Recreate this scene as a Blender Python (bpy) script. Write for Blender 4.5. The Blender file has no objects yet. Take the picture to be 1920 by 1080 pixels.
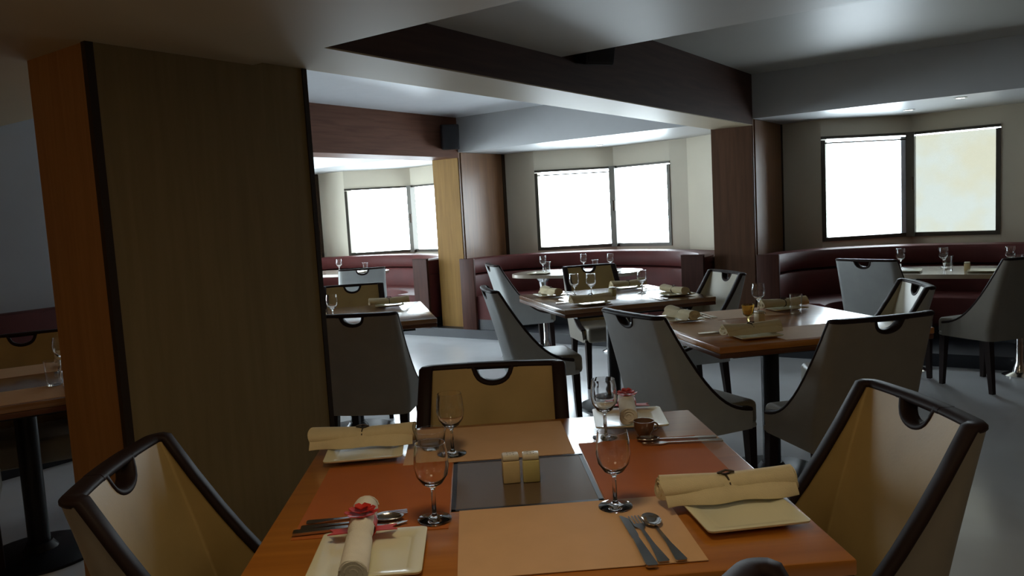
import bpy, bmesh, math, random
from mathutils import Vector, Matrix
random.seed(4)
R = math.radians
scene = bpy.context.scene
C = scene.collection

# ------------------------------------------------------------------ camera
EYE = 1.35
F_PX, PITCH, ROLL, YAW = 1465.0, R(5.6), R(-3.2), R(35.1)
cd = bpy.data.cameras.new('camera')
cd.sensor_width = 36.0
cd.lens = F_PX / 1920.0 * 36.0
cd.clip_start = 0.02
cam = bpy.data.objects.new('camera', cd)
C.objects.link(cam)
fw = Vector((0, math.cos(PITCH), -math.sin(PITCH)))
rt = Vector((1, 0, 0))
up = rt.cross(fw)
rt2 = rt * math.cos(ROLL) + up * math.sin(ROLL)
up2 = up * math.cos(ROLL) - rt * math.sin(ROLL)
m3 = Matrix((rt2, up2, -fw)).transposed()
cam.matrix_world = Matrix.Translation((0, 0, EYE)) @ Matrix.Rotation(YAW, 4, 'Z') @ m3.to_4x4()
scene.camera = cam

# ------------------------------------------------------------------ sky, exposure
SKY = 20.0
w = bpy.data.worlds.new('overcast_sky')
scene.world = w
w.use_nodes = True
bg = w.node_tree.nodes['Background']
bg.inputs[0].default_value = (0.80, 0.91, 1.0, 1)
bg.inputs[1].default_value = SKY
scene.view_settings.view_transform = 'Standard'
scene.view_settings.look = 'None'
scene.view_settings.gamma = 1.0
scene.view_settings.use_curve_mapping = False
scene.view_settings.exposure = 0.0
scene.cycles.max_bounces = 10
scene.cycles.diffuse_bounces = 6
scene.cycles.glossy_bounces = 4
scene.cycles.transmission_bounces = 8
scene.cycles.transparent_max_bounces = 16
scene.cycles.caustics_reflective = False
scene.cycles.caustics_refractive = False
scene.cycles.sample_clamp_indirect = 4.0

# plan of the window bays: right face of each pillar, window corner points, sill and head
PX = [-8.58, -5.36, -2.145, 1.07, 4.29]
PW = 0.37
PY = 6.75
BAYS = [dict(L=(-8.02, 7.55), M=(-7.34, 8.15), Rr=(-6.60, 8.05), z0=.865, z1=1.78),
        dict(L=(-4.94, 7.60), M=(-4.19, 8.12), Rr=(-3.46, 8.02), z0=.88, z1=1.80),
        dict(L=(-1.77, 7.50), M=(-1.11, 8.06), Rr=(-0.41, 8.00), z0=.915, z1=1.865),
        dict(L=(1.45, 7.50), M=(2.11, 8.06), Rr=(2.81, 8.00), z0=.915, z1=1.865)]

def portal(name, p, q, z0, z1):
    """daylight portal filling one window opening, facing the room"""
    p, q = Vector((p[0], p[1], 0)), Vector((q[0], q[1], 0))
    d = (q - p)
    ld = bpy.data.lights.new(name, 'AREA')
    ld.shape = 'RECTANGLE'
    ld.size = d.length
    ld.size_y = z1 - z0
    ld.cycles.is_portal = True
    o = bpy.data.objects.new(name, ld)
    C.objects.link(o)
    n = Vector((d.y, -d.x, 0)).normalized()        # into the room
    mid = (p + q) / 2 - n * 0.10
    o.matrix_world = Matrix.Translation((mid.x, mid.y, (z0 + z1) / 2)) @ (-n).to_track_quat('Z', 'Y').to_matrix().to_4x4()
for b in BAYS[:3]:
    portal('daylight_portal', b['L'], b['M'], b['z0'], b['z1'])
    portal('daylight_portal', b['M'], b['Rr'], b['z0'], b['z1'])

# windows of the side room on the left (hidden from here by the column)
XS, SZ0, SZ1 = -9.2, .35, 2.20
SIDE = [((XS, 3.0), (XS, 4.5)), ((XS, 4.6), (XS, 6.1)), ((-6.3, 2.5), (-7.6, 2.5)), ((-7.7, 2.5), (-8.9, 2.5))]
for p, q in SIDE:
    portal('daylight_portal', p, q, SZ0, SZ1)

# ------------------------------------------------------------------ materials
MATS = {}
def mat(name, col, rough=.5, metal=0.0, var=0.0, vscale=8.0, spec=.5, coat=0.0, bump=0.0, bscale=200.0, trans=0.0, emit=None, estr=0.0, ior=1.45):
    m = bpy.data.materials.new(name); m.use_nodes = True
    nt = m.node_tree; p = nt.nodes['Principled BSDF']
    p.inputs['Base Color'].default_value = (*col, 1)
    p.inputs['Roughness'].default_value = rough
    p.inputs['Metallic'].default_value = metal
    p.inputs['Specular IOR Level'].default_value = spec
    p.inputs['Coat Weight'].default_value = coat
    p.inputs['Coat Roughness'].default_value = .12
    p.inputs['Transmission Weight'].default_value = trans
    p.inputs['IOR'].default_value = ior
    tc = nt.nodes.new('ShaderNodeTexCoord')
    if var:
        n = nt.nodes.new('ShaderNodeTexNoise'); n.inputs['Scale'].default_value = vscale; n.inputs['Detail'].default_value = 4
        nt.links.new(tc.outputs['Object'], n.inputs['Vector'])
        r = nt.nodes.new('ShaderNodeValToRGB')
        r.color_ramp.elements[0].position = .3; r.color_ramp.elements[1].position = .7
        r.color_ramp.elements[0].color = tuple(c * (1 - var) for c in col) + (1,)
        r.color_ramp.elements[1].color = tuple(min(1, c * (1 + var)) for c in col) + (1,)
        nt.links.new(n.outputs['Fac'], r.inputs['Fac']); nt.links.new(r.outputs['Color'], p.inputs['Base Color'])
    if bump:
        n2 = nt.nodes.new('ShaderNodeTexNoise'); n2.inputs['Scale'].default_value = bscale; n2.inputs['Detail'].default_value = 3
        nt.links.new(tc.outputs['Object'], n2.inputs['Vector'])
        b = nt.nodes.new('ShaderNodeBump'); b.inputs['Strength'].default_value = bump; b.inputs['Distance'].default_value = .002
        nt.links.new(n2.outputs['Fac'], b.inputs['Height']); nt.links.new(b.outputs['Normal'], p.inputs['Normal'])
    if emit:
        p.inputs['Emission Color'].default_value = (*emit, 1); p.inputs['Emission Strength'].default_value = estr
    MATS[name] = m
    return m
def wood(name, a, b, rough=.35, axis=2, coat=.3, scale=1.0, spec=.5):
    m = bpy.data.materials.new(name); m.use_nodes = True
    nt = m.node_tree; p = nt.nodes['Principled BSDF']
    p.inputs['Roughness'].default_value = rough; p.inputs['Coat Weight'].default_value = coat; p.inputs['Coat Roughness'].default_value = .15; p.inputs['Specular IOR Level'].default_value = spec
    tc = nt.nodes.new('ShaderNodeTexCoord'); mp = nt.nodes.new('ShaderNodeMapping')
    s = [14 * scale] * 3; s[axis] = .9 * scale
    mp.inputs['Scale'].default_value = s
    n = nt.nodes.new('ShaderNodeTexNoise'); n.inputs['Scale'].default_value = 2.2; n.inputs['Detail'].default_value = 6; n.inputs['Distortion'].default_value = .6
    r = nt.nodes.new('ShaderNodeValToRGB')
    r.color_ramp.elements[0].position = .32; r.color_ramp.elements[1].position = .68
    r.color_ramp.elements[0].color = (*a, 1); r.color_ramp.elements[1].color = (*b, 1)
    nt.links.new(tc.outputs['Object'], mp.inputs['Vector']); nt.links.new(mp.outputs['Vector'], n.inputs['Vector'])
    nt.links.new(n.outputs['Fac'], r.inputs['Fac']); nt.links.new(r.outputs['Color'], p.inputs['Base Color'])
    MATS[name] = m
    return m
def pane_mat(name, tint, frost):
    m = bpy.data.materials.new(name); m.use_nodes = True
    nt = m.node_tree; nt.nodes.clear()
    out = nt.nodes.new('ShaderNodeOutputMaterial')
    tr = nt.nodes.new('ShaderNodeBsdfTransparent'); tr.inputs[0].default_value = (*tint, 1)
    gl = nt.nodes.new('ShaderNodeBsdfGlossy'); gl.inputs['Roughness'].default_value = .35 if frost else .03
    mx = nt.nodes.new('ShaderNodeMixShader'); mx.inputs[0].default_value = .06
    if frost:
        tc = nt.nodes.new('ShaderNodeTexCoord')
        n = nt.nodes.new('ShaderNodeTexNoise'); n.inputs['Scale'].default_value = 2.3; n.inputs['Detail'].default_value = 3
        r = nt.nodes.new('ShaderNodeValToRGB')
        r.color_ramp.elements[0].position = .42; r.color_ramp.elements[1].position = .62
        r.color_ramp.elements[0].color = (.222, .222, .206, 1); r.color_ramp.elements[1].color = (.224, .214, .182, 1)
        nt.links.new(tc.outputs['Object'], n.inputs['Vector']); nt.links.new(n.outputs['Fac'], r.inputs['Fac'])
        nt.links.new(r.outputs['Color'], tr.inputs[0]); nt.links.new(tr.outputs[0], mx.inputs[1])
    else:
        nt.links.new(tr.outputs[0], mx.inputs[1])
    nt.links.new(gl.outputs[0], mx.inputs[2]); nt.links.new(mx.outputs[0], out.inputs[0])
    MATS[name] = m
    return m

mat('floor_tile', (.68, .70, .72), .18, var=.06, vscale=2.0, spec=.5)
mat('ceiling_shaded', (.40, .39, .355), .48, var=.03, vscale=1.5, spec=.35)  # raised ceiling on the right, shade put into a darker grey
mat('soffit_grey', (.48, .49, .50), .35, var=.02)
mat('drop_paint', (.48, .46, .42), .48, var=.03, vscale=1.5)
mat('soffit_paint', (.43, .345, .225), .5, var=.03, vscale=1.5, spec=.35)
mat('ceiling_daylit', (.72, .74, .77), .38, var=.02)  # same raised ceiling, daylight put into a brighter bluish colour
mat('wall_cream', (.56, .52, .42), .6, var=.03, vscale=3)
mat('wall_grey', (.30, .31, .33), .7, var=.04, vscale=3)
wood('pillar_lit', (.185, .098, .024), (.24, .135, .036), .6, 2, .0, spec=.15)  # pillar front wood with the light falling on it put into its colour
wood('brown_wood', (.12, .050, .018), (.17, .075, .026), .42, 2, .05)
wood('end_wood', (.034, .011, .007), (.056, .019, .012), .55, 2, 0, spec=.15)
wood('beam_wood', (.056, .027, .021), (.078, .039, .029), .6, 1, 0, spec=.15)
wood('pillar_shaded', (.062, .028, .014), (.088, .040, .020), .55, 2, 0, spec=.15)  # pillar front wood again, darkened to carry the shade on it
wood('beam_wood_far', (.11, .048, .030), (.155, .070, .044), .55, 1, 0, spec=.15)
wood('back_wood', (.16, .085, .045), (.22, .12, .065), .5, 2, .1)
wood('column_panel', (.215, .155, .072), (.245, .178, .084), .6, 2, 0, spec=.15)
wood('column_wood', (.26, .130, .046), (.32, .165, .060), .5, 2, .0, spec=.15)
mat('dark_trim', (.030, .018, .010), .6, spec=.2)
mat('plinth_dark', (.016, .018, .024), .4)
mat('frame_bronze', (.050, .045, .035), .4, metal=.3)
mat('roller_white', (.60, .64, .70), .5)
mat('leather_maroon', (.075, .0165, .015), .55, spec=.22, var=.12, vscale=6, bump=.15, bscale=120)
mat('taupe_fabric', (.205, .180, .145), .6, var=.05, vscale=10, bump=.2, bscale=300)
mat('taupe_daylit', (.33, .34, .335), .6, var=.05, vscale=10, bump=.2, bscale=300)  # chair fabric like the taupe, daylight put into a paler grey
mat('gold_leather', (.40, .285, .115), .45, spec=.4, var=.08, vscale=8, bump=.1, bscale=150)
mat('cream_leather', (.42, .38, .28), .4, var=.06, vscale=8, bump=.1, bscale=150)
mat('seat_leather', (.22, .19, .145), .42, var=.06, vscale=8, bump=.1, bscale=150)
mat('dark_frame', (.018, .0090, .0075), .55, spec=.15)
wood('table_orange', (.36, .125, .018), (.48, .185, .030), .32, 0, .5, .8)
wood('table_brown', (.20, .10, .045), (.28, .145, .065), .22, 0, .8, .8)
mat('table_edge', (.10, .035, .014), .35)
mat('black_metal', (.012, .012, .014), .4, metal=.4)
mat('black_glass', (.125, .085, .050), .20, spec=.13)
mat('panel_frame', (.012, .009, .008), .4)
mat('mat_peach', (.64, .40, .22), .7, spec=.25, var=.03, vscale=14)
mat('mat_orange', (.45, .135, .036), .7, spec=.2, var=.03, vscale=14)
mat('ceramic_cream', (.74, .72, .52), .25, coat=.3)
mat('napkin_beige', (.66, .56, .35), .85, var=.05, vscale=30, bump=.4, bscale=500)
mat('napkin_white', (.74, .71, .62), .85, var=.04, vscale=30, bump=.4, bscale=500)
mat('ribbon_dark', (.05, .032, .018), .6)
mat('ribbon_red', (.55, .030, .018), .5)
mat('ribbon_pink', (.62, .10, .10), .5)
mat('steel', (.62, .60, .58), .16, metal=1.0)
mat('chrome', (.75, .75, .76), .10, metal=1.0)
mat('glass', (1, 1, 1), .02, trans=1.0, ior=1.45)
mat('glass_amber', (.80, .62, .25), .05, trans=1.0)
mat('shaker_beige', (.58, .46, .25), .5, var=.05, vscale=40)
mat('shaker_green', (.52, .46, .20), .5, var=.05, vscale=40)
mat('cup_brown', (.16, .085, .05), .25, coat=.4)
mat('speaker_black', (.008, .008, .012), .5)
mat('mesh_black', (.014, .014, .018), .7, bump=.6, bscale=900)
mat('leaf_green', (.05, .11, .03), .6)
mat('lamp_lens', (.9, .9, .85), .4, emit=(1, .93, .80), estr=14)
mat('lamp_ring', (.7, .7, .68), .3, metal=.6)
pane_mat('pane_clear', (.97, .985, .98), 0)
pane_mat('pane_frosted', (.02, .02, .02), 1.0)
M = MATS

# ------------------------------------------------------------------ mesh helpers
class MB:
    def __init__(s): s.v, s.f = [], []
    def add(s, vs, fs):
        o = len(s.v); s.v += [tuple(v) for v in vs]; s.f += [tuple(i + o for i in f) for f in fs]; return s
    def box(s, x0, x1, y0, y1, z0, z1, T=None, bev=0.0, seg=2):
        bm = bmesh.new()
        bmesh.ops.create_cube(bm, size=1.0)
        for v in bm.verts:
            v.co = Vector(((x0 + x1) / 2 + v.co.x * (x1 - x0), (y0 + y1) / 2 + v.co.y * (y1 - y0), (z0 + z1) / 2 + v.co.z * (z1 - z0)))
        if bev:
            bmesh.ops.bevel(bm, geom=bm.edges[:], offset=bev, segments=seg, affect='EDGES', profile=.5)
        return s.bm(bm, T)
    def bm(s, bm, T=None):
        bm.verts.index_update()
        s.add([(T @ v.co) if T else v.co.copy() for v in bm.verts], [[v.index for v in f.verts] for f in bm.faces])
        bm.free(); return s
    def prism(s, poly, z0, z1, T=None):
        n = len(poly)
        vs = [Vector((x, y, z0)) for x, y in poly] + [Vector((x, y, z1)) for x, y in poly]
        fs = [tuple(range(n - 1, -1, -1)), tuple(range(n, 2 * n))] + [(i, (i + 1) % n, n + (i + 1) % n, n + i) for i in range(n)]
        return s.add([(T @ v) if T else v for v in vs], fs)
    def lathe(s, prof, n=24, T=None, closed=True):
        vs, fs = [], []
        for r, z in prof:
            for k in range(n):
                a = 2 * math.pi * k / n
                vs.append(Vector((r * math.cos(a), r * math.sin(a), z)))
        m = len(prof)
        for j in range(m - 1):
            for k in range(n):
                fs.append((j * n + k, j * n + (k + 1) % n, (j + 1) * n + (k + 1) % n, (j + 1) * n + k))
        if closed:
            fs.append(tuple(range(n - 1, -1, -1))); fs.append(tuple((m - 1) * n + k for k in range(n)))
        return s.add([(T @ v) if T else v for v in vs], fs)
    def sweep(s, secs, cap=True, loop=False):
        """secs: rings (lists of the same length) joined one to the next"""
        n = len(secs[0]); vs = [p for r in secs for p in r]; fs = []
        m = len(secs)
        for j in range(m if loop else m - 1):
            a, b = j * n, ((j + 1) % m) * n
            for k in range(n):
                fs.append((a + k, a + (k + 1) % n, b + (k + 1) % n, b + k))
        if cap and not loop:
            fs.append(tuple(range(n - 1, -1, -1))); fs.append(tuple((m - 1) * n + k for k in range(n)))
        return s.add(vs, fs)
    def tube(s, pts, r, n=8, cap=True, loop=False):
        pts = [Vector(p) for p in pts]; rr = r if isinstance(r, (list, tuple)) else [r] * len(pts)
        secs = []
        for i, p in enumerate(pts):
            t = (pts[min(i + 1, len(pts) - 1)] - pts[max(i - 1, 0)]) if not loop else (pts[(i + 1) % len(pts)] - pts[i - 1])
            t.normalize()
            u = t.cross(Vector((0, 0, 1)))
            if u.length < 1e-3: u = t.cross(Vector((1, 0, 0)))
            u.normalize(); v = u.cross(t)
            secs.append([p + (u * math.cos(2 * math.pi * k / n) + v * math.sin(2 * math.pi * k / n)) * rr[i] for k in range(n)])
        return s.sweep(secs, cap, loop)
    def build(s, name, m, parent=None, smooth=True, angle=35, label=None):
        me = bpy.data.meshes.new(name)
        me.from_pydata([tuple(v) for v in s.v], [], s.f)
        bm = bmesh.new(); bm.from_mesh(me); bmesh.ops.recalc_face_normals(bm, faces=bm.faces[:]); bm.to_mesh(me); bm.free()
        me.materials.append(M[m])
        if smooth:
            me.polygons.foreach_set('use_smooth', [True] * len(me.polygons)); me.set_sharp_from_angle(angle=R(angle))
        o = bpy.data.objects.new(name, me); C.objects.link(o)
        if parent: o.parent = parent
        if label: o['label'] = label
        return o
def tag(o, label, cat, group=None):
    o['label'] = label; o['category'] = cat
    if group: o['group'] = group
    return o
def struct(o, label=None):
    o['kind'] = 'structure'
    if label: o['label'] = label
    return o
def thing(name, label, cat, loc=(0, 0, 0), rz=0.0, group=None):
    o = bpy.data.objects.new(name, None); C.objects.link(o)
    o.empty_display_size = .1
    o.location = loc; o.rotation_euler = (0, 0, rz)
    return tag(o, label, cat, group)
def copy_tree(o, parent=None):
    c = o.copy(); C.objects.link(c)
    if parent: c.parent = parent
    for ch in o.children: copy_tree(ch, c)
    return c
USED = set()
def put(proto, loc, rz, label, group=None, scale=None):
    """first use moves the prototype itself, later uses copy it with its parts"""
    if proto.name in USED: o = copy_tree(proto)
    else: o = proto; USED.add(proto.name)
    o.location = loc; o.rotation_euler = (0, 0, rz)
    if scale: o.scale = scale
    o['label'] = label
    if group: o['group'] = group
    return o

# ================================================================== THE SETTING
ZB, ZS, ZH, ZM, ZN = 1.97, 2.02, 2.39, 2.14, 1.95      # beam bottom, window soffit, high, middle and near ceilings
XL, XR, YB = XS - .0, 4.66, -2.6
struct(MB().box(XL, XR, YB, 8.6, -.1, 0).build('floor', 'floor_tile', smooth=False), 'pale glossy tiled floor')
struct(MB().box(PX[2] - .1, XR, 1.9, 6.80, ZH, ZH + .1).build('ceiling', 'ceiling_shaded', smooth=False), 'raised ceiling with shade put into its grey')
struct(MB().box(XL, PX[2] - .1, 1.9, 6.80, ZH, ZH + .1).build('ceiling_bay', 'ceiling_daylit', smooth=False), 'raised ceiling between the beams, daylight put into its colour')
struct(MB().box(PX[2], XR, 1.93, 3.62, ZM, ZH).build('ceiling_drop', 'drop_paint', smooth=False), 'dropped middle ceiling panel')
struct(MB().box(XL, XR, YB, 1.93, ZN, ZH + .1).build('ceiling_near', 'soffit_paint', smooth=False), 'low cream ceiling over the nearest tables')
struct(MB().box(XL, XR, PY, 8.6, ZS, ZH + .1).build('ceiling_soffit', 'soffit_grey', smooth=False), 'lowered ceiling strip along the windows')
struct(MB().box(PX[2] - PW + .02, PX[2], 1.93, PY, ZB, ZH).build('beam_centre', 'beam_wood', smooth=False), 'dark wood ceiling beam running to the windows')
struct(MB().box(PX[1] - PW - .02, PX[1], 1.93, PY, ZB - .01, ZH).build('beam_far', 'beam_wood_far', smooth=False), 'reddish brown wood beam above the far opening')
struct(MB().box(PX[2] - PW + .02, PX[2] - .002, 1.931, PY - .001, ZB - .006, ZB).build('trim_1', 'soffit_paint', smooth=False), 'pale painted underside of the centre beam')
struct(MB().box(XL, XR, YB - .12, YB, 0, ZH).build('wall_back', 'back_wood', smooth=False))
struct(MB().box(XR, XR + .12, YB, 8.6, 0, ZH).build('wall_right', 'back_wood', smooth=False))
struct(MB().box(PX[1] - .39, PX[1] + .002, YB, 3.05, 0, ZH).build('wall_left', 'wall_grey', smooth=False), 'plain grey partition wall')
struct(MB().box(XL, XR, 6.6, 8.6, 0, .10).build('floor_platform', 'plinth_dark', smooth=False), 'dark low platform under the booths')

# square column on the left with a panelled broad face
col = struct(MB().box(-2.88, -2.5, 1.31, 2.18, 0, ZH).build('column', 'column_wood', smooth=False), 'broad square column clad in brown panels')
MB().box(-2.5, -2.488, 1.332, 2.165, .08, ZH - .02).build('panel', 'column_panel', col, smooth=False, label='dark olive brown panel')
MB().box(-2.509, -2.484, 1.304, 1.330, 0, ZH - .02).build('corner_trim', 'dark_trim', col, smooth=False, label='dark corner strip')
MB().box(-2.515, -2.483, 2.162, 2.184, 0, ZH - .02).build('corner_trim', 'dark_trim', col, smooth=False, label='dark corner strip')

# pillars between the bays
for i, x in enumerate(PX):
    fm = 'pillar_lit' if i <= 1 else 'pillar_shaded'  # lit fronts on the left, shaded ones beyond, both by wood colour
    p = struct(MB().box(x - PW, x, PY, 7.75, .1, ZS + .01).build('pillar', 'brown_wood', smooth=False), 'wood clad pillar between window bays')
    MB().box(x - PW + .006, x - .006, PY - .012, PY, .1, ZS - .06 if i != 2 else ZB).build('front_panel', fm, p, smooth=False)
    MB().box(x, x + .010, PY + .03, 7.55, .1, ZS - .005).build('side_panel', 'brown_wood', p, smooth=False)
    MB().box(x - .002, x + .016, 7.54, 7.60, .1, ZS - .005).build('edge_strip', 'dark_trim', p, smooth=False)

# window walls: each bay is a folded wall with a corner window
def wall_piece(mb, p, q, z0, z1, t=.12):
    p, q = Vector((*p, 0)), Vector((*q, 0))
    n = Vector((-(q - p).y, (q - p).x, 0)).normalized() * t      # outwards
    if n.y < 0: n = -n
    mb.prism([(p.x, p.y), (q.x, q.y), ((q + n).x, (q + n).y), ((p + n).x, (p + n).y)], z0, z1)
def seg_box(mb, p, q, o0, o1, z0, z1, s0=0.0, s1=None):
    """box along the wall line p-q, from o0 to o1 outwards, s0..s1 along"""
    p, q = Vector((*p, 0)), Vector((*q, 0)); d = (q - p); L = d.length; d.normalize()
    n = Vector((-d.y, d.x, 0)); n = n if n.y > 0 else -n
    s1 = L if s1 is None else s1
    c = [p + d * s0 + n * o0, p + d * s1 + n * o0, p + d * s1 + n * o1, p + d * s0 + n * o1]
    mb.prism([(v.x, v.y) for v in c], z0, z1)
def seg_len(p, q): return math.hypot(q[0] - p[0], q[1] - p[1])
for i, b in enumerate(BAYS):
    L, Mm, Rr, z0, z1 = b['L'], b['M'], b['Rr'], b['z0'], b['z1']
    A = (PX[i] - .1, 7.60); Cn = (Rr[0] + .20, Rr[1]); Z = (PX[i + 1] - PW + .05, 7.58)
    mb = MB()
    wall_piece(mb, A, L, 0, ZS + .02)
    for p, q in ((L, Mm), (Mm, Rr)):
        if i == 3: wall_piece(mb, p, q, 0, ZS + .02); continue
        wall_piece(mb, p, q, 0, z0); wall_piece(mb, p, q, z1, ZS + .02)
    wall_piece(mb, Rr, Cn, 0, ZS + .02); wall_piece(mb, Cn, Z, 0, ZS + .02)
    struct(mb.build('wall_bay_%d' % (i + 1), 'wall_cream', smooth=False), 'cream wall of the window bay')
    if i == 3: continue                      # the last bay, outside the picture, is a blank wall
    wn = bpy.data.objects.new('window_%d' % (i + 1), None); C.objects.link(wn); wn.empty_display_size = .1
    wn.location = (Mm[0], Mm[1], z0)
    struct(wn, ['corner window in the far room beyond the wooden pillar', 'wide corner window behind the middle booth', 'wide corner window behind the right booth, one pane frosted'][i])
    def part(mb, name, m, smooth=False, label=None):
        o = mb.build(name, m, smooth=smooth, label=label); o.parent = wn; o.matrix_parent_inverse = Matrix.Translation(wn.location).inverted(); return o
    for k, (p, q) in enumerate(((L, Mm), (Mm, Rr))):
        ln = seg_len(p, q); f = .035
        mb = MB()
        seg_box(mb, p, q, -.012, .05, z1 - .024, z1); seg_box(mb, p, q, -.012, .05, z0, z0 + f)
        if k == 0: seg_box(mb, p, q, -.012, .05, z0 + f, z1 - f, 0, f)
        else: seg_box(mb, p, q, -.012, .05, z0 + f, z1 - f, ln - f, ln)
        part(mb, 'frame', 'frame_bronze')
        mb = MB(); seg_box(mb, p, q, .018, .024, z0 + f, z1 - f, f if k == 0 else 0, ln if k == 0 else ln - f)
        part(mb, 'pane', 'pane_frosted' if (i == 2 and k == 1) else 'pane_clear', label='frosted yellowish pane' if (i == 2 and k == 1) else None)
        if k == 0 and i > 0:
            mb = MB(); seg_box(mb, p, q, -.004, .016, z1 - .066, z1 - .054, f, ln); part(mb, 'transom_bar', 'frame_bronze')
            if i == 2:
                mb = MB(); seg_box(mb, p, q, -.002, .012, z0 + f, z1 - f, ln - .10, ln - .035); part(mb, 'sash_edge', 'roller_white', label='pale bluish sash edge')
    mb = MB().box(Mm[0] - .04, Mm[0] + .03, Mm[1] - .05, Mm[1] + .05, z0, z1); part(mb, 'mullion', 'frame_bronze')
    mb = MB().box(Mm[0] + .005, Mm[0] + .03, Mm[1] - .075, Mm[1] - .05, (z0 + z1) / 2 - .05, (z0 + z1) / 2 + .07, bev=.006); part(mb, 'handle', 'dark_trim', True)

# the side room: two walls with plain windows
mb = MB().box(XS - .12, XS, 2.38, 8.6, 0, SZ0).box(XS - .12, XS, 2.38, 8.6, SZ1, ZH).box(XS - .12, XS, 2.38, 3.0, SZ0, SZ1).box(XS - .12, XS, 4.5, 4.6, SZ0, SZ1).box(XS - .12, XS, 6.1, 8.6, SZ0, SZ1)
struct(mb.build('wall_far_left', 'wall_cream', smooth=False))
mb = MB().box(XS, PX[1] - .36, 2.38, 2.5, 0, SZ0).box(XS, PX[1] - .36, 2.38, 2.5, SZ1, ZH).box(XS, -8.9, 2.38, 2.5, SZ0, SZ1).box(-7.7, -7.6, 2.38, 2.5, SZ0, SZ1).box(-6.3, PX[1] - .36, 2.38, 2.5, SZ0, SZ1)
struct(mb.build('wall_side_room', 'wall_cream', smooth=False))
for k, (p, q) in enumerate(SIDE):
    x0, x1, y0, y1 = (XS - .08, XS - .02, p[1], q[1]) if k < 2 else (q[0], p[0], 2.40, 2.46)
    wn = struct(bpy.data.objects.new('window_%d' % (k + 4), None), 'plain window of the side room'); C.objects.link(wn)
    f = .04
    mb = MB().box(x0, x1, y0, y1, SZ0, SZ0 + f).box(x0, x1, y0, y1, SZ1 - f, SZ1)
    if k < 2: mb.box(x0, x1, y0, y0 + f, SZ0 + f, SZ1 - f).box(x0, x1, y1 - f, y1, SZ0 + f, SZ1 - f)
    else: mb.box(x0, x0 + f, y0, y1, SZ0 + f, SZ1 - f).box(x1 - f, x1, y0, y1, SZ0 + f, SZ1 - f)
    mb.build('frame', 'frame_bronze', wn, smooth=False)
    if k < 2: MB().box(x0 + .02, x0 + .026, y0 + f, y1 - f, SZ0 + f, SZ1 - f).build('pane', 'pane_clear', wn, smooth=False)
    else: MB().box(x0 + f, x1 - f, y0 + .02, y0 + .026, SZ0 + f, SZ1 - f).build('pane', 'pane_clear', wn, smooth=False)

# ================================================================== BOOTHS
def booth(i, label):
    xc = (PX[i] + PX[i + 1] - PW) / 2; a, bb, y0 = 1.37, 1.06, 6.72
    root = thing('booth_bench', label, 'bench', (xc, y0, .1), group='curved maroon booths under the windows')
    path = [(-a, -.10), (-a, -.04)]
    n = 40
    for k in range(n + 1):
        t = math.pi * (1 - k / n); path.append((a * math.cos(t), bb * math.sin(t)))
    path += [(a, -.04), (a, -.10)]
    P = [Vector((x, y, 0)) for x, y in path]
    N = []
    for j in range(len(P)):
        t = P[min(j + 1, len(P) - 1)] - P[max(j - 1, 0)]; t.normalize(); N.append(Vector((t.y, -t.x, 0)))   # inwards
    def swp(prof, name, m, i0=0, i1=None):
        mb = MB(); i1 = len(P) if i1 is None else i1
        mb.sweep([[P[j] + N[j] * o + Vector((0, 0, z)) for o, z in prof] for j in range(i0, i1)])
        return mb.build(name, m, root, angle=40)
    swp([(.03, 0), (.50, 0), (.50, .11), (.03, .11)], 'base', 'plinth_dark')
    swp([(.10, .11), (.53, .11), (.55, .13), (.555, .30), (.54, .345), (.50, .36), (.10, .36)], 'seat', 'leather_maroon')
    swp([(0, .10), (.17, .30), (.185, .36), (.175, .55), (.155, .582), (.12, .592), (0, .592)], 'backrest', 'leather_maroon')
    swp([(0, .597), (.12, .597), (.15, .605), (.165, .64), (.16, .72), (.135, .755), (.09, .765), (.03, .765), (0, .75)], 'back_roll', 'leather_maroon')
    for s in (-1, 1):        # wooden end boards
        MB().box(s * (a - .0), s * (a - .19), -.135, -.10, 0, .77, bev=.008).build('end_board', 'end_wood', root)
    # ledge closing the space between the bench and the folded wall
    mb = MB(); vs, fs = [], []
    bday = BAYS[i]
    poly = [(PX[i], 7.6), bday['L'], bday['M'], bday['Rr'], (bday['Rr'][0] + .2, bday['Rr'][1]), (PX[i + 1] - PW, 7.58)]
    def wall_y(x):
        for (x0, ya), (x1, yb) in zip(poly, poly[1:]):
            if x0 <= x <= x1: return ya + (yb - ya) * (x - x0) / (x1 - x0)
        return 7.58
    for j, p in enumerate(P[2:-2]):
        wy = wall_y(p.x + xc) - y0 - .005
        vs += [Vector((p.x, p.y + .002, .735)), Vector((p.x, max(wy, p.y + .004), .735)), Vector((p.x, p.y + .002, .70)), Vector((p.x, max(wy, p.y + .004), .70))]
    m_ = len(vs) // 4
    for j in range(m_ - 1):
        q = 4 * j; fs += [(q, q + 4, q + 5, q + 1), (q + 2, q + 3, q + 7, q + 6), (q, q + 2, q + 6, q + 4)]
    mb.add(vs, fs); mb.build('ledge', 'leather_maroon', root, smooth=False)
    return root
booth(0, 'maroon curved booth bench in the far room seen past the pillar')
booth(1, 'maroon curved booth bench under the middle window')
booth(2, 'maroon curved booth bench under the right window with the frosted pane')
booth(3, 'maroon curved booth bench beyond the right window booth')
# straight bench along the grey partition
wb = thing('wall_bench', 'dark maroon straight bench against the grey partition wall', 'bench', (PX[1] + .002, 1.6, 0))
MB().box(.03, .50, -1.2, 1.6, 0, .10).build('base', 'plinth_dark', wb)
MB().box(.02, .56, -1.25, 1.65, .10, .46, bev=.03).build('seat', 'leather_maroon', wb)
MB().box(0.005, .14, -1.25, 1.65, .46, .90, bev=.03).build('backrest', 'leather_maroon', wb)

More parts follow.
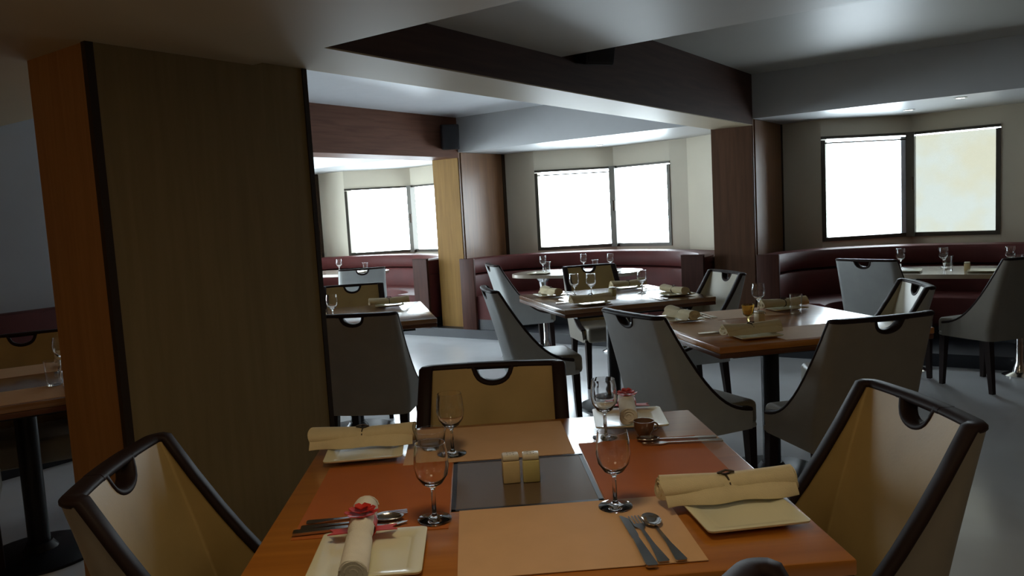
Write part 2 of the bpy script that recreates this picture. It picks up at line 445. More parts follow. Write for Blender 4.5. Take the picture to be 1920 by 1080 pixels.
# ================================================================== CHAIR
def chair_path(w, yf, yb, rc, nback=41):
    """U from the right front round the back to the left front: list of (x, y, kind)"""
    pts = []
    for k in range(12): pts.append((w, yf + (yb + rc - yf) * k / 12, 'wing'))
    for k in range(7):
        a = R(90) * k / 7
        pts.append((w - rc + rc * math.cos(a), yb + rc - rc * math.sin(a), 'corner'))
    for k in range(nback):
        x = (w - rc) - 2 * (w - rc) * k / (nback - 1)
        pts.append((x, yb - .012 * (1 - (x / (w - rc)) ** 2), 'back'))
    for k in range(1, 8):
        a = R(90) - R(90) * k / 7
        pts.append((-(w - rc) - rc * math.cos(a), yb + rc - rc * math.sin(a), 'corner'))
    for k in range(1, 13): pts.append((-w, yb + rc + (yf - yb - rc) * k / 12, 'wing'))
    return pts
ZTOP, ZBOT, NR = .88, .345, .058
def lean(v):
    z = v.z; t = max(0.0, (z - .40) / .48)
    return Vector((v.x * (1 - .045 * t), v.y - .125 * t ** 1.15, z))
def make_chair(name, inner, outer):
    root = thing(name, 'chair', 'chair')
    W, YF, YBK, RC, TH = .232, .165, -.20, .045, .038
    path = chair_path(W, YF, YBK, RC)
    P = [Vector((x, y, 0)) for x, y, k in path]; K = [k for _, _, k in path]
    N = []
    for j in range(len(P)):
        t = P[min(j + 1, len(P) - 1)] - P[max(j - 1, 0)]; t.normalize(); N.append(Vector((t.y, -t.x, 0)))     # inwards? fixed below
    if N[len(N) // 2].y < 0: N = [-n for n in N]
    TZ = []
    for j, p in enumerate(P):
        if K[j] == 'back':
            d = abs(p.x)
            TZ.append(ZTOP if d >= NR else ZTOP - .016 - math.sqrt(max(0, NR ** 2 - d ** 2)) * .64)
        else:
            u = 1.0 if K[j] == 'corner' else max(0, min(1, (YF - p.y) / (YF - YBK - RC)))
            TZ.append(.435 + (ZTOP - .435) * (.10 * u + .90 * u ** 2.9))
    rows = 8
    def sheet(off, z0):
        vs, fs = [], []
        for j, p in enumerate(P):
            for r in range(rows + 1):
                z = z0 + (TZ[j] - z0) * r / rows
                tap = 1 - .10 * max(0, (.45 - z)) / .12 * .6
                q = p + N[j] * off
                vs.append(lean(Vector((q.x * tap, q.y, z))))
        for j in range(len(P) - 1):
            for r in range(rows):
                a = j * (rows + 1) + r; fs.append((a, a + 1, a + rows + 2, a + rows + 1))
        return vs, fs
    # outer shell with thickness (two skins + rims)
    vo, fo = sheet(0, ZBOT); vi, fi = sheet(TH * .5, ZBOT)
    mb = MB(); n = len(vo)
    mb.add(vo + vi, fo + [tuple(i + n for i in f) for f in fi])
    st = rows + 1
    rim = []
    for j in range(len(P) - 1):
        rim += [(j * st, (j + 1) * st, n + (j + 1) * st, n + j * st), (j * st + rows, n + j * st + rows, n + (j + 1) * st + rows, (j + 1) * st + rows)]
    for j in (0, len(P) - 1):
        for r in range(rows): rim.append((j * st + r, j * st + r + 1, n + j * st + r + 1, n + j * st + r))
    mb.add(mb.v[:0], []); mb.f += rim
    mb.build('outer_shell', outer, root, angle=50)
    vo, fo = sheet(TH * .5 + .0005, .40); vi, fi = sheet(TH, .40)
    mb = MB(); n = len(vo); mb.add(vo + vi, fo + [tuple(i + n for i in f) for f in fi]); mb.f += rim
    mb.build('inner_back', inner, root, angle=50)
    # dark wooden edge following the whole rim, notch included
    def edge(idx, zof, hw, hh, name):
        ctr = [lean(P[j] + N[j] * (TH / 2) + Vector((0, 0, zof(j)))) for j in idx]
        secs = []
        for a, j in enumerate(idx):
            t = ctr[min(a + 1, len(ctr) - 1)] - ctr[max(a - 1, 0)]; t.normalize()
            n_ = N[j]; u = t.cross(n_); u.normalize()
            if u.z < 0: u = -u
            n2 = u.cross(t); n2.normalize()
            if n2.dot(n_) < 0: n2 = -n2
            c = ctr[a]; b_ = .006
            secs.append([c + n2 * x + u * y for x, y in ((-hw, -hh + b_), (-hw + b_, -hh), (hw - b_, -hh), (hw, -hh + b_), (hw, hh - b_), (hw - b_, hh), (-hw + b_, hh), (-hw, hh - b_))])
        mb = MB(); mb.sweep(secs); mb.build(name, 'dark_frame', root, angle=50)
    idx = list(range(len(P)))
    edge(idx, lambda j: TZ[j], TH / 2 + .002, .009, 'edge_frame')
    bi = [j for j in idx if K[j] == 'back' and abs(P[j].x) <= NR + .03]
    edge(bi, lambda j: ZTOP, TH / 2 + .0025, .0095, 'handle_rail')
    # seat
    MB().box(-W + TH - .004, W - TH + .004, YBK + .03, YF + .06, .345, .462, bev=.028, seg=3).build('seat', 'seat_leather', root)
    MB().box(-W + .012, W - .012, YBK + .04, YF + .03, ZBOT, .372, bev=.01).build('seat_rail', outer, root)
    for sx in (-1, 1):
        for sy, yy in ((1, YF + .01), (-1, YBK + .045)):
            x = sx * (W - .045)
            mb = MB(); top, bot = .022, .014
            dx, dy = sx * .006, (-.035 if sy < 0 else .012)
            secs = [[Vector((x + a * top, yy + b * top, ZBOT + .02)) for a, b in ((-1, -1), (1, -1), (1, 1), (-1, 1))],
                    [Vector((x + dx + a * bot, yy + dy + b * bot, 0)) for a, b in ((-1, -1), (1, -1), (1, 1), (-1, 1))]]
            mb.sweep(secs).build('leg', 'dark_frame', root, smooth=False)
    return root
gold = make_chair('dining_chair', 'gold_leather', 'taupe_fabric')
cream = make_chair('dining_chair', 'cream_leather', 'taupe_daylit')
def chair(proto, mx, my, face, label, group='scoop-back dining chairs with half-moon handles'):
    """mx, my: middle of the top rail; face: direction the sitter looks, degrees from +x"""
    th = R(face - 90); ytop = -.345
    return put(proto, (mx + math.sin(th) * ytop, my - math.cos(th) * ytop, 0), th, label, group)
TABA = 38.0                                        # turn of the nearest table
chair(gold, -1.594, .768, TABA + 1, 'chair with brass-yellow inner back at lower left, by the column')
chair(gold, -1.447, 1.935, TABA - 96, 'yellow backed chair at the far side of the nearest table')
chair(gold, -.215, 1.915, TABA + 181, 'large chair at lower right beside the rolled napkin on the nearest table')
chair(gold, -.350, .748, 2, 'chair corner at the bottom edge, nearest the viewer')
chair(gold, -2.85, 2.66, 118, 'brown chair seen from behind right beside the broad column')
chair(gold, -4.22, 3.98, -43, 'chair with black edged gold back across the far left table')
chair(cream, -5.42, 5.26, 140, 'pale chair seen from behind in the far room by the pillar')
chair(cream, -2.90, 3.80, 46, 'grey chair in profile, nearer of two left of the middle table')
chair(cream, -4.20, 5.60, 48, 'pale chair in profile left of the middle booth table')
chair(gold, -3.12, 5.50, -42, 'dark olive chair between the middle table and its booth table')
chair(cream, -1.72, 4.95, 228, 'light grey chair in profile in front of the dark centre pillar')
chair(cream, -1.535, 2.99, 60, 'grey chair in profile left of the orange topped table')
chair(gold, -.495, 3.115, 138, 'brown chair seen from behind in front of the orange topped table')
chair(cream, -.53, 4.32, 205, 'beige chair facing us at the right of the orange topped table')
chair(cream, -1.105, 5.74, 70, 'pale grey chair in front of the right booth table')
chair(gold, -.10, 5.88, 145, 'dark chair at the right edge by the right booth table')
chair(gold, -4.22, 1.75, -24, 'dark framed chair behind the table left of the column')
chair(gold, -3.54, .71, 66, 'chair whose seat shows under the shadowed table left of the column')

# ================================================================== TABLES
def square_table(name, top_mat, size=1.0, panel=False, sy=None):
    root = thing(name, 'table', 'table'); h = size / 2; hy = (sy or size) / 2
    MB().box(-h, h, -hy, hy, .722, .75, bev=.004).build('tabletop', top_mat, root)
    MB().box(-h + .002, h - .002, -hy + .002, hy - .002, .700, .7215, bev=.003).build('edge_band', 'table_edge', root)
    MB().box(-h + .12, h - .12, -hy + .12, hy - .12, .672, .70).build('under_plate', 'black_metal', root, smooth=False)
    MB().lathe([(.042, .03), (.042, .672)], 24).build('column', 'black_metal', root)
    MB().lathe([(.24, 0), (.24, .012), (.20, .022), (.07, .032), (.05, .06), (.05, .061)], 40).build('base', 'black_metal', root)
    if panel:
        g = MB().box(-.148, .148, -.148, .148, .7495, .7506).build('inlay_panel', 'black_glass', root, smooth=False, label='dark glass inlay')
        mb = MB()
        for a in range(4): mb.box(-.157, .157, .147, .157, .7495, .7512, T=Matrix.Rotation(a * math.pi / 2, 4, 'Z'))
        mb.build('inlay_frame', 'panel_frame', root, smooth=False)
    return root
th0 = R(TABA)
T0 = (-.977, 1.390)
t_main = square_table('dining_table', 'table_orange', 1.035, True, .99)
put(t_main, (*T0, 0), th0, 'square orange wood table laid for four in the foreground')
t_far = square_table('dining_table', 'table_brown', 1.0)
t_or = square_table('dining_table', 'table_orange', 1.0)
TR, TRA = (-1.14, 3.76), 46.0
TM, TMA = (-2.45, 4.63), 50.0
TL, TLA = (-3.69, 3.44), 47.0
TX, TXA = (-3.56, 1.45), 66.0
put(t_or, (*TR, 0), R(TRA), 'orange topped square table on a black pedestal, second nearest')
put(t_far, (*TM, 0), R(TMA), 'square table with a shining top in the middle of the room')
put(t_far, (*TL, 0), R(TLA), 'square table behind the column at the left of the aisle')
put(t_far, (*TX, 0), R(TXA), 'shadowed square table left of the broad column')
def booth_table(name):
    root = thing(name, 'table', 'table')
    poly = []
    for k in range(48):
        a = 2 * math.pi * k / 48; e = 2 / 3.0
        poly.append((.62 * math.copysign(abs(math.cos(a)) ** e, math.cos(a)), .33 * math.copysign(abs(math.sin(a)) ** e, math.sin(a))))
    MB().prism(poly, .72, .75).build('tabletop', 'table_pale', root, angle=30)
    for s in (-1, 1):
        MB().lathe([(.11, 0), (.11, .008), (.05, .03), (.028, .10), (.026, .55), (.045, .66), (.10, .715), (.10, .72)], 24, Matrix.Translation((s * .34, 0, 0))).build('pedestal', 'chrome', root)
    return root
mat('table_pale', (.40, .34, .28), .18, coat=.5, var=.05, vscale=3)
bt = booth_table('booth_table')
put(bt, (-6.95, 6.36, 0.0), R(10), 'pale oblong booth table in the far room', 'oblong booth tables on chrome pedestals')
put(bt, (-3.72, 6.36, 0.0), R(10), 'pale oblong table in front of the middle booth', 'oblong booth tables on chrome pedestals')
put(bt, (-.55, 6.44, 0.0), R(3), 'pale oblong table in front of the right booth', 'oblong booth tables on chrome pedestals')

# ================================================================== TABLEWARE PROTOTYPES
def lathe_thing(name, prof, m, cat, n=24):
    return tag(MB().lathe(prof, n, closed=False).build(name, m, angle=60), name, cat)
def shell_profile(outer, t):
    """outer wall from rim down to the bottom, closed by an inner wall t thinner"""
    return outer
# wine glass: foot, stem, thin bowl (outer then inner wall)
WG = [(0.0001, 0), (.034, 0), (.034, .002), (.012, .006), (.0045, .012), (.004, .060), (.006, .066), (.020, .074), (.031, .090), (.0345, .110), (.033, .135), (.030, .155),
      (.0288, .155), (.0318, .135), (.0332, .110), (.0296, .0915), (.018, .077), (.0001, .071)]
wine = lathe_thing('wine_glass', WG, 'glass', 'glass')
GB = [(0.0001, 0), (.030, 0), (.036, .010), (.041, .048), (.0395, .048), (.0345, .012), (.028, .006), (0.0001, .006)]
tumbler = lathe_thing('glass_bowl', GB, 'glass', 'bowl')
TU = [(0.0001, 0), (.026, 0), (.032, .10), (.0305, .10), (.0248, .008), (0.0001, .008)]
water = lathe_thing('water_glass', TU, 'glass', 'glass')
CA = [(0.0001, 0), (.030, 0), (.030, .003), (.006, .010), (.005, .045), (.024, .060), (.030, .105), (.0285, .105), (.0225, .062), (0.0001, .052)]
amber = lathe_thing('amber_glass', CA, 'glass_amber', 'glass')
def make_plate(name):
    root = thing(name, 'plate', 'plate'); h = .097
    mb = MB(); secs = []
    for s, z in ((.70, 0), (.72, 0), (.99, .010), (1.0, .012), (1.0, .014), (.98, .0145), (.72, .0075), (.70, .007)):
        ring = []
        for cx, cy in ((1, -1), (1, 1), (-1, 1), (-1, -1)):
            for k in range(4):
                a = math.atan2(cy, cx) + R(-45 + 30 * k); rr = .010
                ring.append(Vector((cx * (h * s - rr) + rr * math.cos(a), cy * (h * s - rr) + rr * math.sin(a), z)))
        secs.append(ring)
    mb.sweep(secs); mb.build('dish', 'ceramic_cream', root, angle=40)
    return root
plate = make_plate('side_plate')
def make_napkin(name, m, tie, length=.26, flower=False):
    """rolled cloth napkin along x, resting on z = 0, tied at its middle"""
    root = thing(name, 'napkin', 'napkin')
    mb = MB(); secs = []
    rnd = random.Random(hash(length) % 97)
    for k in range(17):
        u = k / 16 * 2 - 1
        fl = .001 if flower else .004; w = (.023 if flower else .027) + fl * abs(u) ** 1.5 - (.003 if abs(u) < .08 else 0); hgt = .021 + fl * .6 * abs(u) - (.002 if abs(u) < .08 else 0)
        ring = []
        for a in range(22):
            t = 2 * math.pi * a / 22; rip = 1 + .05 * math.sin(3 * t + 2 * u)
            ring.append(Vector((u * length / 2 + .004 * math.sin(2 * t), w * rip * math.cos(t), hgt + hgt * rip * math.sin(t))))
        secs.append(ring)
    mb.sweep(secs).build('cloth_roll', m, root, angle=60)
    off = .06 if flower else 0.0
    # loose flap lying along the roll
    mb = MB(); vs, fs = [], []
    nx = 12
    for j in range(nx + 1):
        x = -length / 2 + length * j / nx * .98 + .002
        f = .006 * math.sin(j * 1.1)
        for y, z in ((-.020, .034), (-.034 + f * .3, .016), (-.046 + f, .0035)): vs.append(Vector((x, y, z)))
        for y, z in ((-.018, .031), (-.031 + f * .3, .013), (-.046 + f, .0005)): vs.append(Vector((x, y, z)))
    for j in range(nx):
        q = j * 6
        fs += [(q, q + 6, q + 7, q + 1), (q + 1, q + 7, q + 8, q + 2), (q + 3, q + 4, q + 10, q + 9), (q + 4, q + 5, q + 11, q + 10), (q + 2, q + 8, q + 11, q + 5), (q, q + 3, q + 9, q + 6)]
    fs += [(0, 1, 4, 3), (1, 2, 5, 4), (nx * 6, nx * 6 + 3, nx * 6 + 4, nx * 6 + 1), (nx * 6 + 1, nx * 6 + 4, nx * 6 + 5, nx * 6 + 2)]
    if not flower: mb.add(vs, fs).build('cloth_fold', m, root, angle=60)
    # end spirals
    for s in (-1, 1):
        pts = []
        for k in range(40):
            t = k / 39 * 5 * math.pi; rr = .004 + .017 * k / 39
            pts.append(Vector((s * (length / 2 + .001), rr * 1.15 * math.cos(t), .024 + rr * math.sin(t))))
        MB().tube(pts, .0016, 5).build('rolled_end', m, root)
    ring = [Vector((off, (.0235 if flower else .0255) * math.cos(2 * math.pi * k / 24), .0185 + .0185 * math.sin(2 * math.pi * k / 24))) for k in range(24)]
    if flower:
        mb = MB()
        secs = [[p + Vector((dx, 0, 0)) + (p - Vector((off, 0, .0185))) * sc for dx, sc in ((-.019, .04), (.019, .04), (.019, .12), (-.019, .12))] for p in ring]
        rib = mb.sweep(secs, loop=True).build('ribbon', tie, root)
        mb = MB()
        for layer, (cnt, r0, z0) in enumerate(((8, .030, .041), (6, .021, .047), (4, .012, .052))):
            for k in range(cnt):
                a = 2 * math.pi * k / cnt + layer * .4; ca, sa = math.cos(a), math.sin(a)
                pet = [(0, 0, 0), (r0 * .6, -.009, .002), (r0, -.005, .006), (r0 * 1.05, .005, .006), (r0 * .6, .009, .002)]
                v1 = [Vector((off + ca * x - sa * y, sa * x + ca * y, z0 + z)) for x, y, z in pet]
                v2 = [v - Vector((0, 0, .0015)) for v in v1]
                mb.add(v1 + v2, [(0, 1, 2, 3, 4), (9, 8, 7, 6, 5)] + [(i, (i + 1) % 5, 5 + (i + 1) % 5, 5 + i) for i in range(5)])
        mb.build('rosette', tie, rib, smooth=False)
        for s in (-1, 1):
            MB().prism([(-.009, 0), (.009, 0), (.014, s * .05), (0, s * .042), (-.012, s * .052)], .010, .0115, Matrix.Translation((off, s * .012, 0))).build('ribbon_tail', tie, rib, smooth=False)
    else:
        MB().tube(ring, .0028, 6, loop=True).build('cord', tie, root)
        for s in (-1, 1):
            lp = [Vector((s * .016 * math.sin(t) * 1.0, .004 * math.sin(2 * t), .040 + .004 * (1 - math.cos(t)))) for t in [math.pi * k / 10 for k in range(11)]]
            MB().tube(lp, .0022, 6).build('bow_loop', tie, root)
    return root
nap_b = make_napkin('napkin_roll', 'napkin_beige', 'ribbon_dark', .27)
nap_r = make_napkin('napkin_roll', 'napkin_white', 'ribbon_red', .29, True)
nap_p = make_napkin('napkin_roll', 'napkin_white', 'ribbon_pink', .22, True)
def outline(pts, z0, z1, T=None): return MB().prism(pts, z0, z1, T)
def make_fork():
    root = thing('fork', 'fork', 'fork')
    MB().prism([(-.100, -.008), (-.096, -.010), (-.03, -.0045), (.035, -.003), (.035, .003), (-.03, .0045), (-.096, .010), (-.100, .008)], .001, .0035).build('handle', 'steel', root)
    mb = MB(); mb.prism([(.035, -.003), (.050, -.010), (.062, -.0115), (.062, .0115), (.050, .010), (.035, .003)], .001, .0035)
    for k in range(4):
        y = -.0095 + k * .0063; mb.box(.060, .100, y - .0013, y + .0013, .0015, .0035)
    mb.build('tines', 'steel', root)
    return root
def make_knife():
    root = thing('knife', 'knife', 'knife')
    MB().prism([(-.110, -.008), (-.106, -.010), (0, -.006), (0, .006), (-.106, .010), (-.110, .008)], .001, .006).build('handle', 'steel', root)
    MB().prism([(0, -.006), (.02, -.009), (.09, -.009), (.108, .001), (.110, .006), (0, .006)], .002, .0036).build('blade', 'steel', root)
    return root
def make_spoon():
    root = thing('spoon', 'spoon', 'spoon')
    MB().prism([(-.100, -.008), (-.096, -.010), (-.03, -.0045), (.045, -.003), (.045, .003), (-.03, .0045), (-.096, .010), (-.100, .008)], .002, .0045).build('handle', 'steel', root)
    mb = MB(); secs = []
    for s, z in ((1, .008), (.96, .0085), (.72, .0045), (.30, .0022), (.01, .002)):
        secs.append([Vector((.071 + .030 * s * math.cos(2 * math.pi * k / 20), .018 * s * math.sin(2 * math.pi * k / 20), z)) for k in range(20)])
    sec2 = [[Vector((p.x, p.y, p.z - .0018)) for p in r] for r in reversed(secs)]
    mb.sweep(sec2 + secs).build('spoon_bowl', 'steel', root, angle=60)
    return root
fork, knife, spoon = make_fork(), make_knife(), make_spoon()
def make_shaker(m):
    root = thing('shaker', 'shaker', 'shaker')
    MB().box(-.019, .019, -.019, .019, 0, .050, bev=.003).build('body', m, root)
    MB().box(-.0185, .0185, -.0185, .0185, .0505, .062, bev=.004).build('cap', 'shaker_cap', root)
    mb = MB()
    for a, b in ((0, 0), (.007, .007), (-.007, .007), (.007, -.007), (-.007, -.007)):
        mb.lathe([(.0012, .0615), (.0012, .0624)], 6, Matrix.Translation((a, b, 0)))
    mb.build('pour_holes', 'dark_trim', root)
    return root
mat('shaker_cap', (.62, .56, .42), .3, coat=.3)
sh1, sh2 = make_shaker('shaker_beige'), make_shaker('shaker_green')
def make_mat(m): return tag(MB().box(-.21, .21, -.15, .15, 0, .0012).build('placemat', m, smooth=False), 'placemat', 'placemat')
mat_p, mat_o = make_mat('mat_peach'), make_mat('mat_orange')
def make_cup():
    root = thing('small_cup', 'cup', 'cup')
    MB().lathe([(0.0001, 0), (.014, 0), (.018, .006), (.026, .022), (.027, .040), (.0252, .040), (.024, .023), (.016, .008), (0.0001, .006)], 24, closed=False).build('bowl', 'cup_brown', root, angle=60)
    hp = [Vector((.025 + .012 * math.sin(t), 0, .022 + .011 * math.cos(t))) for t in [math.pi * k / 8 for k in range(9)]]
    MB().tube(hp, .0025, 6).build('handle', 'cup_brown', root)
    return root

# ------------------------------------------------------------------ laying a table
ZT = .7502
class Lay:
    def __init__(s, c, ang): s.c, s.a = c, R(ang)
    def at(s, u, v, dz=0): return (s.c[0] + u * math.cos(s.a) - v * math.sin(s.a), s.c[1] + u * math.sin(s.a) + v * math.cos(s.a), ZT + dz)
    def put(s, proto, u, v, rot, label, group=None, dz=0): return put(proto, s.at(u, v, dz), s.a + R(rot), label, group)
FG = Lay(T0, TABA)
G = 'foreground table setting'
FG.put(mat_p, .07, -.31, 0, 'peach paper placemat at the near side of the foreground table', 'placemats on the foreground table', .0012)
FG.put(mat_p, -.07, .31, 0, 'peach paper placemat at the far side of the foreground table', 'placemats on the foreground table', .0012)
FG.put(mat_o, -.31, -.03, 90, 'orange placemat at the left of the foreground table', 'placemats on the foreground table')
FG.put(mat_o, .31, .03, 90, 'orange placemat at the right of the foreground table', 'placemats on the foreground table')
MT = .0028
FG.put(plate, -.295, -.355, 0, 'square cream plate under the red tied napkin', dz=MT)
FG.put(plate, -.385, .285, 3, 'square cream plate at the far left corner of the foreground table', dz=MT)
FG.put(plate, .325, .405, -6, 'square cream plate under the pink tied napkin', dz=MT)
FG.put(plate, .395, -.280, 4, 'square cream plate under the beige napkin at the right of the foreground table', dz=MT)
FG.put(nap_r, -.312, -.345, 93, 'white napkin roll tied with a red rosette', dz=MT + .0156)
FG.put(nap_p, .325, .425, 80, 'white napkin roll with a pink rosette at the far right corner', dz=MT + .0156)
FG.put(nap_b, .392, -.215, 3, 'beige rolled napkin with dark cord at the right of the foreground table', dz=MT + .0156)
FG.put(nap_b, -.395, .325, -1, 'beige rolled napkin with dark cord at the far left of the foreground table', dz=MT + .0156)
# cutlery
FG.put(knife, .178, -.365, 92, 'steel knife, leftmost of three pieces on the near peach placemat', dz=MT)
FG.put(fork, .200, -.360, 93, 'steel fork, middle of three pieces on the near peach placemat', dz=MT)
FG.put(spoon, .228, -.362, 94, 'steel spoon, rightmost of three pieces on the near peach placemat', dz=MT)
FG.put(fork, -.345, -.158, 6, 'steel fork, farthest of three pieces on the left orange placemat', dz=MT)
FG.put(spoon, -.35, -.188, 5, 'steel spoon, middle of three pieces on the left orange placemat', dz=MT)
FG.put(knife, -.35, -.212, 4, 'steel knife, nearest of three pieces on the left orange placemat', dz=MT)
FG.put(spoon, .405, .210, 175, 'steel spoon beside the brown cup on the right orange placemat', dz=MT)
FG.put(fork, .412, .180, 176, 'steel fork on the far end of the right orange placemat', dz=MT)
# glasses
FG.put(wine, -.188, -.195, 0, 'wine glass at the left of the dark inlay, nearest the red tied napkin', dz=MT)
FG.put(wine, -.160, .222, 0, 'wine glass standing before the yellow chair', dz=MT)
FG.put(wine, .172, -.20, 0, 'wine glass at the right corner of the dark inlay', dz=MT)
FG.put(wine, .235, .268, 0, 'wine glass in front of the pink tied napkin', dz=MT)
FG.put(tumbler, -.218, .285, 0, 'low clear glass bowl beside the far left plate', dz=MT)
cup = make_cup()
FG.put(cup, .335, .262, 0, 'small brown cup at the far right of the foreground table', dz=MT)
FG.put(sh1, -.025, -.002, 2, 'beige square shaker, left of the pair on the dark inlay', dz=.0012)
FG.put(sh2, .020, -.004, -3, 'olive square shaker, right of the pair on the dark inlay', dz=.0012)

# other laid tables
def lay(T, where, cover, mats=True):
    """cover: which of the four sides get a setting"""
    names = {0: 'near', 1: 'right', 2: 'far', 3: 'left'}
    for s in cover:
        a = 90 * s; ca, sa = math.cos(R(a)), math.sin(R(a))
        def loc(u, v): return (u * ca - v * sa, u * sa + v * ca)
        side = '%s side of the %s' % (names[s], where)
        if mats: T.put(mat_p, *loc(.02, -.33), a, 'peach placemat at the ' + side, 'placemats on the other tables')
        T.put(plate, *loc(-.27, -.34), a, 'square cream plate at the ' + side, 'plates on the other tables', MT)
        T.put(nap_b, *loc(-.27, -.33), a + 4, 'beige rolled napkin at the ' + side, 'napkins on the other tables', MT + .0156)
        T.put(fork, *loc(.16, -.34), a + 90, 'steel fork at the ' + side, 'cutlery on the other tables', MT)
        T.put(knife, *loc(.19, -.34), a + 90, 'steel knife at the ' + side, 'cutlery on the other tables', MT)
LR, LM, LL, LX = Lay(TR, TRA), Lay(TM, TMA), Lay(TL, TLA), Lay(TX, TXA)
lay(LR, 'second nearest table', (0, 2, 3)); lay(LM, 'middle table', (0, 1, 2, 3), False); lay(LL, 'far left table', (0, 2, 3), False); lay(LX, 'table left of the column', (0, 1, 2))
gg = 'glasses on the other tables'
LR.put(wine, .10, .28, 0, 'tall wine glass on the orange topped table before the dark booth', gg, MT)
LR.put(water, .24, .16, 0, 'straight water glass on the orange topped table', gg, MT)
LR.put(amber, -.16, -.10, 0, 'amber stemmed glass on the orange topped table', gg, MT)
LR.put(sh1, -.06, -.02, 10, 'pale shaker beside the amber glass', 'shakers on the other tables')
LM.put(wine, -.22, .10, 0, 'wine glass, leftmost on the middle table', gg, MT)
LM.put(wine, -.13, .02, 0, 'wine glass, second from left on the middle table', gg, MT)
LM.put(wine, .22, -.02, 0, 'wine glass, rightmost on the middle table', gg, MT)
LM.put(sh2, 0, -.03, 20, 'shaker in the centre of the middle table', 'shakers on the other tables')
LL.put(wine, -.10, -.20, 0, 'wine glass on the table behind the column', gg, MT)
LL.put(water, -.22, -.05, 0, 'water glass on the table behind the column', gg, MT)
LX.put(wine, .16, .12, 0, 'wine glass on the shadowed table, nearest the column', gg, MT)
LX.put(wine, .20, -.10, 0, 'wine glass on the shadowed table, at the image edge', gg, MT)
LX.put(water, .12, -.20, 0, 'water glass on the shadowed table', gg, MT)
B1, B2, B3 = Lay((-6.95, 6.36), 10), Lay((-3.72, 6.36), 10), Lay((-.55, 6.44), 3)
B2.put(wine, -.36, .06, 0, 'wine glass, leftmost on the middle booth table', gg)
B2.put(water, -.29, .00, 0, 'water glass beside the leftmost wine glass on the middle booth table', gg)
B2.put(wine, .02, .16, 0, 'wine glass in the centre of the middle booth table', gg)
B2.put(water, .15, .12, 0, 'water glass on the middle booth table', gg)
B2.put(wine, .30, .12, 0, 'wine glass, rightmost on the middle booth table', gg)
B2.put(plate, .36, -.12, 0, 'cream plate on the right end of the middle booth table', 'plates on the other tables')
B2.put(plate, -.30, -.16, 0, 'cream plate on the left end of the middle booth table', 'plates on the other tables')
B3.put(wine, -.42, .10, 0, 'wine glass, leftmost on the right booth table', gg)
B3.put(wine, -.14, .16, 0, 'wine glass, second from left on the right booth table', gg)
B3.put(water, -.10, .02, 0, 'water glass in the centre of the right booth table', gg)
B3.put(wine, .28, .14, 0, 'wine glass, rightmost on the right booth table', gg)
B3.put(water, .33, .06, 0, 'water glass at the right end of the right booth table', gg)
B3.put(plate, .12, -.14, 0, 'cream plate on the right booth table', 'plates on the other tables')
B3.put(plate, -.36, -.10, 0, 'cream plate at the left end of the right booth table', 'plates on the other tables')
B3.put(sh1, .02, -.05, 0, 'shaker on the right booth table', 'shakers on the other tables')
B1.put(wine, .05, -.05, 0, 'wine glass on the far room booth table, left one', gg)
B1.put(water, .35, .05, 0, 'water glass on the far room booth table, right one', gg)
B1.put(plate, .38, -.12, 0, 'cream plate on the far room booth table', 'plates on the other tables')

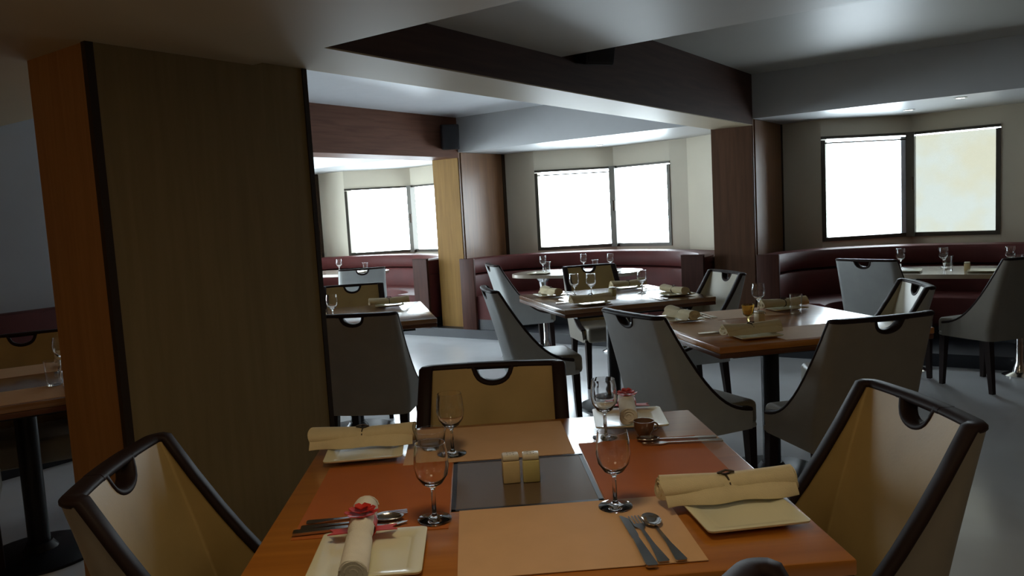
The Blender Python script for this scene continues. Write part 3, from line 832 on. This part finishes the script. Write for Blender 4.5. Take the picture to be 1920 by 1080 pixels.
# ================================================================== CEILING FIXTURES
def speaker(loc, rz, tilt, label):
    root = thing('loudspeaker', label, 'loudspeaker', loc, rz)
    root.rotation_euler = (R(tilt), 0, rz)
    MB().box(-.09, .09, -.085, .085, -.13, .13, bev=.015).build('cabinet', 'speaker_black', root)
    MB().box(-.078, .078, -.094, -.085, -.115, .115, bev=.004).build('grille', 'mesh_black', root)
    MB().box(-.02, .02, .085, .12, -.03, .03).build('bracket', 'speaker_black', root, smooth=False)
    return root
speaker((PX[2] + .10, 3.80, 2.24), R(60), 14, 'small black loudspeaker on the dark centre beam')
speaker((PX[1] + .12, 6.48, 2.16), R(45), 6, 'small black loudspeaker on the beam by the wooden pillar')
def downlight(x, y, z, label, watts):
    root = thing('downlight', label, 'ceiling light', (x, y, z), 0, 'recessed downlights in the window soffit')
    MB().lathe([(.030, 0), (.046, -.001), (.048, -.004), (.032, -.006), (.030, -.004)], 28, closed=False).build('ring', 'lamp_ring', root)
    MB().lathe([(.031, -.001), (.031, -.0035)], 24).build('lens', 'lamp_lens', root)
for x, y, lb in ((-3.95, 7.25, 'small recessed ceiling light above the middle booth'), (-.62, 6.95, 'small recessed ceiling light above the right booth, near the frosted pane'), (-1.05, 7.5, 'small recessed ceiling light above the right booth, by the window'),
                 (-4.15, 7.72, 'small recessed ceiling light close to the middle window'), (-7.2, 7.3, 'small recessed ceiling light in the far room')):
    downlight(x, y, ZS, lb, 5)

def ceiling_lamp(x, y, label, strength=5.0):
    root = thing('ceiling_lamp', label, 'ceiling light', (x, y, ZN), 0, 'round warm ceiling lamps over the near tables')
    MB().lathe([(.19, 0), (.19, -.03), (.175, -.04), (.168, -.04), (.168, -.0)], 40, closed=False).build('rim', 'lamp_ring', root)
    MB().lathe([(.167, -.012), (.167, -.034)], 40).build('diffuser', 'lamp_warm', root)
mat('lamp_warm', (.9, .85, .7), .5, emit=(1, .80, .52), estr=13.0)
ceiling_lamp(-.75, .95, 'round warm ceiling lamp above the foreground table')
ceiling_lamp(.9, .9, 'round warm ceiling lamp right of the foreground table')
ceiling_lamp(-.2, -.9, 'round warm ceiling lamp behind the viewer')

def pendant(x, y, z, label):
    root = thing('pendant_lamp', label, 'pendant lamp', (x, y, z), 0, 'warm glass globe pendants')
    MB().lathe([(.0001, -.11)] + [(.11 * math.sin(math.pi * k / 16), -.11 * math.cos(math.pi * k / 16)) for k in range(1, 15)] + [(.03, .105)], 28, closed=False).build('globe', 'lamp_globe', root, angle=60)
    MB().lathe([(.034, .10), (.034, .14), (.02, .15)], 20).build('holder', 'black_metal', root)
    MB().lathe([(.004, .15), (.004, ZN - z - .015)], 8).build('cable', 'black_metal', root)
    MB().lathe([(.05, ZN - z - .015), (.05, ZN - z)], 20).build('rose', 'black_metal', root)
mat('lamp_globe', (.9, .75, .5), .4, emit=(1, .56, .20), estr=12.0)
pendant(-2.6, -.7, 1.62, 'warm glass globe pendant behind the broad column, left of the viewer')
